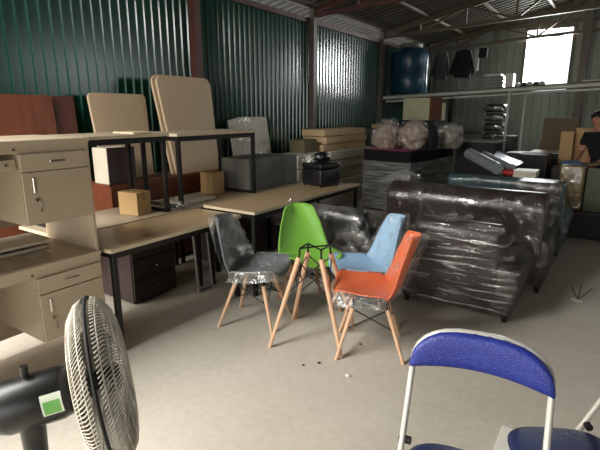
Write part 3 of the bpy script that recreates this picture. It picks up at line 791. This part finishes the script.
garment('towel', 'narrow white cloth hanging beside the black jacket', 'towel', -2.88, 2.99, [('cloth', [(-.05, 0), (-.06, -.5), (.05, -.47), (.055, 0)], .015)], 'cloth_white', 3)
garment('garment', 'small dark garment hanging last on the clothes line', 'garment', -2.74, 3.0, [('cloth', [(-.09, 0), (-.1, -.2), (.08, -.22), (.09, 0)], .04)], 'cloth_black', 4)

# ------------------------------------------------------------------ the man behind the boxes
t = thing('person', 'person in a black shirt bending over the packages at the edge', 'person', (-.16, 7.78, 0), -.55)
def skin(name, verts, edges, m, parent, root=0, sub=2):
    me = bpy.data.meshes.new(name)
    me.from_pydata([v[0] for v in verts], edges, [])
    o = bpy.data.objects.new(name, me); COL.objects.link(o); o.parent = parent
    me.materials.append(M[m])
    o.modifiers.new('skin', 'SKIN')
    for i, v in enumerate(verts):
        r = v[1]; r = r if isinstance(r, tuple) else (r, r)
        me.skin_vertices[0].data[i].radius = r
        me.skin_vertices[0].data[i].use_root = (i == root)
    o.modifiers['skin'].use_smooth_shade = True
    s = o.modifiers.new('sub', 'SUBSURF'); s.levels = sub; s.render_levels = sub
    return o
# body leans forward (-y is its front)
V = [((0, .02, .9), (.15, .11)), ((0, 0, 1.08), (.145, .105)), ((0, -.06, 1.24), (.17, .11)), ((0, -.09, 1.33), (.1, .085)), ((0, -.115, 1.39), .05), ((0, -.15, 1.45), .062), ((0, -.165, 1.5), .078), ((0, -.16, 1.545), .068), ((0, -.15, 1.575), .035),
     ((.17, -.07, 1.3), .06), ((.22, -.09, 1.06), .043), ((.16, -.28, .93), .032), ((.14, -.34, .92), (.035, .02)),
     ((-.17, -.07, 1.3), .06), ((-.23, -.08, 1.06), .043), ((-.15, -.28, .95), .032), ((-.13, -.34, .94), (.035, .02)),
     ((.09, .02, .84), .09), ((.1, -.02, .47), .06), ((.1, .04, .1), .042), ((.1, -.1, .035), .032),
     ((-.09, .02, .84), .09), ((-.1, -.02, .47), .06), ((-.1, .04, .1), .042), ((-.1, -.1, .035), .032)]
Ed = [(0, 1), (1, 2), (2, 3), (3, 4), (4, 5), (5, 6), (6, 7), (7, 8), (2, 9), (9, 10), (10, 11), (11, 12), (2, 13), (13, 14), (14, 15), (15, 16), (0, 17), (17, 18), (18, 19), (19, 20), (0, 21), (21, 22), (22, 23), (23, 24)]
skin('body', V, Ed, 'skin', t)
# fingers
for sx, base in ((1, (.14, -.355, .92)), (-1, (-.13, -.355, .94))):
    for f in range(4):
        x = base[0] + (f - 1.5) * .017; l = (.055, .065, .06, .045)[f]
        skin('finger', [((x, base[1] + .02, base[2]), .009), ((x, base[1] - l * .5, base[2] - .003), .0085), ((x, base[1] - l * .85, base[2] - .025), .0075), ((x, base[1] - l * .8, base[2] - .045), .0065)], [(0, 1), (1, 2), (2, 3)], 'skin', t, 0, 1)
    skin('thumb', [((base[0] - sx * .02, base[1] + .035, base[2]), .011), ((base[0] - sx * .05, base[1] + .01, base[2] - .01), .0095), ((base[0] - sx * .055, base[1] - .02, base[2] - .025), .008)], [(0, 1), (1, 2)], 'skin', t, 0, 1)
# head details
MB().lathe([(0, .03), (.008, .026), (.014, .0), (.012, -.006), (0, -.008)], (0, -.243, 1.492), (0, -.5, .85), 10).obj('nose', 'skin', t, True)
for sx in (-1, 1):
    MB().blob((sx * .03, -.232, 1.515), .011, .006, .006, 0, 1, 2).obj('eye', 'hair', t, True)
    MB().blob((sx * .08, -.155, 1.5), .01, .02, .03, .1, 2, 2).obj('ear', 'skin', t, True)
MB().box(-.022, .022, -.232, -.222, 1.455, 1.461, .002).obj('mouth', 'brownwood', t)
mb = MB().blob((0, -.148, 1.545), .088, .098, .078, .14, 5, 4, 2.)
for v in mb.bm.verts:
    if v.co.y < -.2 and v.co.z < 1.535:
        v.co.y = -.2 + (v.co.y + .2) * .2
mb.obj('hair', 'hair', t, True)
skin('shirt', [((0, .03, .76), (.172, .132)), ((0, 0, 1.08), (.16, .12)), ((0, -.06, 1.24), (.185, .125)), ((0, -.088, 1.325), (.105, .092)),
               ((0, .02, .93), (.17, .128)), ((.175, -.07, 1.29), .074), ((.215, -.085, 1.13), .06), ((-.175, -.07, 1.29), .074), ((-.22, -.08, 1.13), .06)],
     [(0, 4), (4, 1), (1, 2), (2, 3), (2, 5), (5, 6), (2, 7), (7, 8)], 'shirt', t)
skin('trousers', [((0, .02, .88), (.162, .122)), ((.09, .02, .82), .1), ((.1, -.02, .47), .075), ((.1, .04, .1), .062), ((-.09, .02, .82), .1), ((-.1, -.02, .47), .075), ((-.1, .04, .1), .062)],
     [(0, 1), (1, 2), (2, 3), (0, 4), (4, 5), (5, 6)], 'trousers', t)
for sx in (-1, 1):
    MB().box(sx * .1 - .042, sx * .1 + .042, -.15, .08, .0, .075, .025, 3).obj('shoe', 'rubber', t, True)

# ------------------------------------------------------------------ shell chairs
PROF = [(-.245, .408, .15), (-.235, .43, .185), (-.2, .442, .212), (-.12, .434, .228), (-.03, .424, .236), (.07, .42, .237), (.135, .43, .235), (.18, .465, .231),
        (.21, .52, .222), (.232, .59, .207), (.256, .67, .186), (.28, .74, .16), (.297, .79, .142), (.308, .82, .12), (.313, .832, .09)]
def shell_pt(s, u, off=0.):
    s = max(0, min(.99999, s)) * (len(PROF) - 1); i = int(s); f = s - i
    def cr(k):
        P = [PROF[max(0, min(len(PROF) - 1, i + d))][k] for d in (-1, 0, 1, 2)]
        return .5 * (2 * P[1] + (P[2] - P[0]) * f + (2 * P[0] - 5 * P[1] + 4 * P[2] - P[3]) * f * f + (3 * P[1] - P[0] - 3 * P[2] + P[3]) * f ** 3)
    y, z, w = cr(0), cr(1), cr(2)
    k = max(0, min(1, (y - .06) / .13)); k = k * k * (3 - 2 * k)
    au = abs(u) ** 2.2
    return Vector((w * u, y - .075 * au * k + off * k * .9, z + .05 * au * (1 - k) - off * (1 - k)))

def shell_chair(name, label, loc, rz, shellm, wrap=None, skirt=0., leg='beech', seed=0.):
    t = thing(name, label, 'chair', loc, rz)
    sh = MB().grid(lambda a, b: shell_pt(a, b * 2 - 1), 44, 22).obj('seat_shell', shellm, t, True)
    so = sh.modifiers.new('thick', 'SOLIDIFY'); so.thickness = .009; so.offset = -1
    legs = [((sx * .105, sy * .115 - .005, .335), (sx * .2, sy * .22, 0)) for sx in (-1, 1) for sy in (-1, 1)]
    for a, b in legs:
        MB().cyl(b, a, .0105, .0165, 14).obj('leg', leg, t, True, 40)
    mb = MB()
    for sx in (-1, 1):
        f, r = (sx * .105, -.12, .34), (sx * .105, .11, .34)
        mb.tube([(f[0], f[1], .30), (f[0] - sx * .008, f[1] + .008, .38), (sx * .085, -.085, .408), (sx * .085, .075, .405), (r[0] - sx * .008, r[1] - .008, .38), (r[0], r[1], .30)], .006, 8)
        mb.tube([(sx * .147, -.165, .2), (sx * .105, .11, .33)], .0045, 6); mb.tube([(sx * .147, .16, .2), (sx * .105, -.12, .33)], .0045, 6)
    for y in (-1, 1):
        mb.tube([(-.147, y * .163, .2), (.105, y * .115, .33)], .0045, 6); mb.tube([(.147, y * .163, .2), (-.105, y * .115, .33)], .0045, 6)
    mb.tube([(-.085, -.085, .406), (.085, .075, .404)], .006, 6); mb.tube([(.085, -.085, .406), (-.085, .075, .404)], .006, 6)
    mb.obj('wire_brace', 'blackmetal', t, True, 50)
    if wrap:
        def wf(a, b):
            u = b * 2 - 1
            p = shell_pt(.004 + a * .992, u * 1.03, -.014)
            n = noise.fractal(Vector((p.x * 11, p.y * 11, p.z * 11 + seed)), 1., 2., 3)
            return p + Vector((.0, -.01 * n, .012 * n))
        def wu(a, b):
            u = b * 2 - 1
            p = shell_pt(a, u * 1.1, .03 + .05 * max(0, min(1, (a - .5) * 4)) * (1 - .6 * a))
            n = noise.fractal(Vector((p.x * 9, p.y * 9, p.z * 9 + seed + 5)), 1., 2., 3)
            p = p + Vector((0, .014 * n, -.014 * n))
            if .1 < a < .5 and abs(u) < .5:
                p.z = max(p.z, .395)
            return p
        def sk(a, b):          # loose film hanging off the seat's rim, right round the front
            q = a * 3
            s_, u = ((1 - q) * .42, -1.) if q < 1 else (0., (q - 1) * 2 - 1) if q < 2 else ((q - 2) * .42, 1.)
            p = shell_pt(s_, u * 1.03, 0); out = Vector((p.x, p.y + .02, 0)).normalized()
            n = noise.fractal(Vector((a * 14, b * 2, seed)), 1., 2., 3); n2 = noise.noise(Vector((a * 6, seed, 1)))
            return p + out * (.012 + .03 * b + .02 * n * b) + Vector((0, 0, .008 - skirt * (.75 + .45 * n2) * b + .006 * n))
        mb = MB(); mb.grid((lambda a, b: wf(.5 + a * .5, b)) if wrap == 'film_fine' else wf, 40, 24); mb.grid(wu, 40, 24)
        if skirt > .05:
            mb.grid(sk, 90, 10)
        mb.obj('plastic_wrap', wrap, t, True)
    return t
shell_chair('shell_chair', 'orange plastic shell chair on pale wooden legs, film around its back', (-1.25, 2.735, 0), math.radians(296), 'orange_shell', 'film_fine', .12, seed=1)
shell_chair('shell_chair', 'grey plastic shell chair entirely wrapped in clear film', (-2.195, 2.64, 0), math.radians(106), 'grey_shell', 'film_milky', .1, seed=2)
shell_chair('shell_chair', 'pale blue plastic shell chair behind the orange one', (-1.5, 3.13, 0), math.radians(314), 'blue_shell', 'film_fine', .03, seed=3)
shell_chair('shell_chair', 'bright green unwrapped plastic shell chair behind the bare table base', (-2.0, 3.12, 0), math.radians(55), 'green_shell', None, leg='beech_dark')

# bare four-legged table base standing in front of the green chair
t = thing('table_base', 'bare wooden-legged table base with black wire frame, no top', 'table base', (-1.65, 2.65, 0))
F = [(-.18, -.30), (.31, -.15), (-.305, .17), (.16, .315)]
T = [(-.065, -.10), (.085, -.05), (-.085, .045), (.07, .10)]
for (fx, fy), (tx, ty) in zip(F, T):
    MB().cyl((fx, fy, 0), (tx, ty, .625), .0125, .0195, 16).obj('leg', 'beech', t, True, 40)
mb = MB()
order = (0, 1, 3, 2)
tp = {}
for i in range(4):
    x, y = T[i]; mb.tube([(x * 1.12, y * 1.12, .57), (x * .98, y * .98, .645), (x * .95, y * .95, .69)], .007, 8); tp[i] = (x * .95, y * .95, .69)
for a, b in ((0, 3), (1, 2)):
    mb.tube([tp[a], tp[b]], .006, 8)
mb.tube([tp[0], tp[2]], .007, 8); mb.tube([tp[1], tp[3]], .007, 8)
for i in range(4):
    a, b = order[i], order[(i + 1) % 4]
    def at(q, s):
        return (F[q][0] + (T[q][0] - F[q][0]) * s, F[q][1] + (T[q][1] - F[q][1]) * s, .625 * s)
    mb.tube([at(a, .6), at(b, .97)], .0045, 6); mb.tube([at(b, .6), at(a, .97)], .0045, 6)
mb.obj('wire_frame', 'blackmetal', t, True, 50)

# ------------------------------------------------------------------ folding chairs
def folding_chair(label, loc, rz, vinyl, seatm):
    """front faces -y, origin on the floor under the seat middle"""
    t = thing('folding_chair', label, 'folding chair', loc, rz)
    w = .228
    # main bent tube: front feet -> up past the seat -> backrest bow
    def side(s):
        return [(s * w, -.215, .012), (s * w, -.06, .34), (s * w, .055, .58), (s * w, .105, .70)]
    bow = []
    for i in range(15):
        a = PI - PI * i / 14
        bow.append((w * math.copysign(abs(math.cos(a)) ** .75, math.cos(a)), .105 + .035 * math.sin(a), .70 + .145 * math.sin(a) ** .8))
    path = side(-1)[:-1] + bow + side(1)[::-1][1:]
    MB().tube(path, .0115, 12).obj('tube_frame', 'paint_tube', t, True)
    # rear leg frame
    MB().tube([(-w + .03, -.1, .43), (-w + .03, .05, .30), (-w + .03, .24, .012), (w - .03, .24, .012), (w - .03, .05, .30), (w - .03, -.1, .43)], .0105, 10).obj('rear_leg_frame', 'paint_tube', t, True, 50)
    for s in (-1, 1):
        MB().cyl((s * (w - .03), .0, .45), (s * (w + .012), .0, .45), .014, seg=12).obj('pivot', 'rubber', t, True, 40)
        MB().cyl((s * w, -.22, 0), (s * w, -.213, .03), .017, .016, 12).obj('foot_cap', 'rubber', t)
    MB().cyl((-w, -.165, .12), (w, -.165, .12), .009).obj('stretcher', 'paint_tube', t, True, 40)
    # padded backrest wrapping the bow
    def pad(front):
        def f(u, v):
            X = (u * 2 - 1)
            top = .715 + .136 * max(0, 1 - abs(X) ** 3.2) ** .55
            bot = .692 + .022 * (1 - abs(X) ** 2)
            z = bot + (top - bot) * v
            y = .105 + .032 * (1 - X * X) - .016
            th = .024 * (max(0, 1 - abs(X) ** 6) ** .5) * (max(0, 1 - (2 * v - 1) ** 4) ** .5) + .004
            return Vector((X * (w + .009), y + (-th if front else th), z))
        return f
    mb = MB(); mb.grid(pad(True), 40, 16); mb.grid(lambda u, v: pad(False)(1 - u, v), 40, 16)
    bmesh.ops.remove_doubles(mb.bm, verts=mb.bm.verts, dist=.0085)
    mb.obj('backrest', vinyl, t, True)
    # seat pad
    def seat(topside):
        def f(u, v):
            a = 2 * PI * u; c, s = math.cos(a), math.sin(a)
            px = .205 * math.copysign(abs(c) ** .6, c); py = -.14 + .19 * math.copysign(abs(s) ** .6, s)
            q = v
            return Vector((px * q, -.14 + (py + .14) * q, .437 + (.024 * max(0, 1 - q ** 5) ** .5 if topside else -.014 * max(0, 1 - q ** 8) ** .5)))
        return f
    mb = MB(); mb.grid(seat(True), 48, 10); mb.grid(lambda u, v: seat(False)(1 - u, v), 48, 10)
    bmesh.ops.remove_doubles(mb.bm, verts=mb.bm.verts, dist=.0008)
    mb.obj('seat', seatm, t, True)
    return t
folding_chair('blue vinyl folding chair whose whole padded backrest is in view', (-.278, 1.455, 0), .147, 'blue_vinyl', 'navy_vinyl')
folding_chair('navy folding chair of which only the seat and one tube show', (.15, 1.69, 0), math.radians(-62), 'blue_vinyl', 'navy_vinyl')
tag(MB().box(-.11, .11, -.13, .13, 0, .012, .002).obj('paper_sheet', 'paper', loc=(-.19, 2.22, 0)), 'pale card lying on the floor beside the navy folding chair', 'card')

# litter on the floor
t = thing('floor_litter', 'white paper scrap with dry twigs lying on the open floor', 'litter', (-.1, 4.5, 0))
MB().grid(lambda u, v: (-.05 + .09 * u, -.05 + .07 * v, .006 + .02 * abs(noise.noise(Vector((u * 4, v * 4, 3))))), 8, 8).obj('paper_scrap', 'paper', t, True)
mb = MB()
for a, l in ((.3, .1), (1.5, .14), (2.4, .09)):
    mb.tube([(0, 0, .02), (l * .5 * math.cos(a), .03 + l * .3, .05), (l * math.cos(a), .04 + l * .5, .05 + l * .6)], .004, 6)
mb.obj('twig', 'twig', t, True)
for i, (x, y, r) in enumerate(((-1.43, 2.36, .013), (-1.5, 2.28, .01), (-1.2, 2.33, .018), (-1.32, 2.74, .012))):
    tag(MB().blob((x, y, r * .35), r, r * .8, r * .4, .3, 3, 2, i).obj('floor_crumb', 'twig' if i != 2 else 'paper', smooth=True), 'small crumb lying on the concrete near the orange chair', 'crumb', 'crumbs on the concrete floor')

# ------------------------------------------------------------------ fan
t = thing('pedestal_fan', 'pedestal fan with dusty wire guard and black motor', 'fan', (-1.115, .67, 0))
ax = Vector((.56, .83, .12)).normalized()
e1 = ax.cross(Vector((0, 0, 1))).normalized(); e2 = e1.cross(ax)
C0 = Vector((0, 0, .868)); R = .235
def gp(r, a, d):
    return C0 + e1 * (r * math.cos(a)) + e2 * (r * math.sin(a)) + ax * d
def guard(sgn, depth, name):
    mb = MB()
    pr = [(.055, depth), (.13, depth * .96), (.19, depth * .8), (.222, depth * .5), (R, .012)]
    for k in range(120):
        a = 2 * PI * k / 120
        pts = []
        for j, (r, d) in enumerate(pr):
            pts.append(gp(r, a + sgn * .35 * (1 - j / 4), sgn * d))
        mb.tube(pts, .002, 5)
    for r, d in ((.055, depth), (.095, depth * .98), (.165, depth * .88), (.205, depth * .66), (.228, depth * .35)):
        mb.tube([gp(r, 2 * PI * i / 60, sgn * d) for i in range(60)], .0022, 5, True)
    return mb.obj(name, 'fan_wire', t, True)
guard(1, .068, 'front_guard'); guard(-1, .068, 'rear_guard')
mb = MB(); mb.tube([gp(R + .001, 2 * PI * i / 72, 0) for i in range(72)], .005, 8, True); mb.obj('guard_rim', 'rubber', t, True)
MB().lathe([(0, .072), (.045, .072), (.055, .067), (.055, .061), (0, .06)], C0, ax, 24).obj('guard_badge', 'fan_wire', t, True, 40)
bl = MB()
for k in range(5):
    a0 = 2 * PI * k / 5
    bl.grid(lambda u, v: gp(.04 + .165 * u, a0 + (.12 + .42 * u * (1 - .3 * u)) * (v * 2 - 1) + .1 * u, .03 * (v * 2 - 1)), 10, 6)
bl.obj('blade', 'fan_blade', t, True)
MB().lathe([(0, .05), (.03, .048), (.042, .03), (.042, -.04), (0, -.04)], C0, ax, 20).obj('hub', 'fan_black', t, True, 40)
mo = MB().lathe([(0, -.29), (.04, -.288), (.062, -.27), (.072, -.24), (.072, -.11), (.064, -.085), (.05, -.073), (0, -.072)], C0, ax, 28).obj('motor', 'fan_black', t, True, 40)
# stickers on the side of the motor
cam_dir = (Vector((0, 0, 1.6)) - (Vector(t.location) + C0 - ax * .2)); ca = math.atan2(cam_dir.dot(e2), cam_dir.dot(e1))
MB().grid(lambda u, v: C0 + e1 * (.0732 * math.cos(ca - .75 + .8 * u)) + e2 * (.0732 * math.sin(ca - .75 + .8 * u)) + ax * (-.15 + .05 * v), 10, 4).obj('label', 'sticker_white', mo, True)
MB().grid(lambda u, v: C0 + e1 * (.0736 * math.cos(ca - .7 + .5 * u)) + e2 * (.0736 * math.sin(ca - .7 + .5 * u)) + ax * (-.145 + .04 * v), 10, 4).obj('label', 'sticker_green', mo, True)
mc = C0 - ax * .19
MB().cyl((mc.x, mc.y, .66), (mc.x, mc.y, .79), .028, .034, 16).obj('neck', 'fan_black', t, True, 40)
MB().cyl((mc.x, mc.y, .03), (mc.x, mc.y, .67), .016, .016, 16).obj('pole', 'fan_black', t, True, 40)
MB().cyl((mc.x, mc.y, .3), (mc.x, mc.y, .44), .026, .024, 16).obj('collar', 'fan_black', t, True, 40)
MB().lathe([(0, 0), (.2, 0), (.205, .012), (.19, .03), (.06, .045), (.03, .07), (0, .07)], (mc.x, mc.y, 0), (0, 0, 1), 40).obj('base', 'fan_black', t, True, 40)
MB().cyl((mc.x, mc.y, .9), (mc.x, mc.y, .95), .008, .01, 12).obj('knob', 'fan_black', t, True, 40)

# ------------------------------------------------------------------ light
w = bpy.data.worlds.new('sky'); SC.world = w; w.use_nodes = True
bg = w.node_tree.nodes['Background']; bg.inputs['Color'].default_value = (.93, .97, 1, 1); bg.inputs['Strength'].default_value = 2.0
def area(name, loc, size, power, color, rot):
    l = bpy.data.lights.new(name, 'AREA'); l.shape = 'RECTANGLE'; l.size, l.size_y = size; l.energy = power; l.color = color
    o = bpy.data.objects.new(name, l); COL.objects.link(o); o.location = loc; o.rotation_euler = rot
    return o
def aim(o, d):
    o.rotation_euler = Vector(d).to_track_quat('-Z', 'Z').to_euler()
aim(area('daylight_side_door', (WX - .12, -1.7, 1.3), (2.6, 2.2), 190, (1, .84, .64), (0, 0, 0)), (1, .0, 0))
aim(area('daylight_roof_bay', (-3.35, -1.6, 3.9), (1.8, 3.7), 560, (1, .98, .94), (0, 0, 0)), (.0, .25, -1))
aim(area('daylight_front_door', (.3, FY - .1, 1.5), (2.9, 2.9), 65, (1, .96, .9), (0, 0, 0)), (0, 1, 0))
aim(area('daylight_window', ((WX0 + WX1) / 2, BY + .25, (WZ0 + WZ1) / 2), (1.1, 1.5), 230, (.96, 1, .98), (0, 0, 0)), (0, -1, -.15))
aim(area('fill_light_right', (RX + .1, 9.7, 2.95), (5.2, 1.1), 60, (.95, 1, .97), (0, 0, 0)), (-1, .1, 0))  # unseen fill light, added to brighten the back wall and roof underside

# ------------------------------------------------------------------ camera
cd = bpy.data.cameras.new('camera'); cam = bpy.data.objects.new('camera', cd); COL.objects.link(cam)
cd.sensor_fit = 'HORIZONTAL'; cd.sensor_width = 36; cd.lens = 466 / 600 * 36; cd.clip_start = .05
cam.location = (0, 0, 1.6); cam.rotation_euler = (math.radians(90 - 13.6), 0, math.radians(33.8))
SC.camera = cam
SC.view_settings.view_transform = 'Standard'; SC.view_settings.look = 'None'; SC.view_settings.gamma = 1; SC.view_settings.exposure = 0
SC.view_settings.use_curve_mapping = False
SC.cycles.use_denoising = True
SC.cycles.transparent_max_bounces = 24
SC.cycles.max_bounces = 8
SC.cycles.sample_clamp_indirect = 6
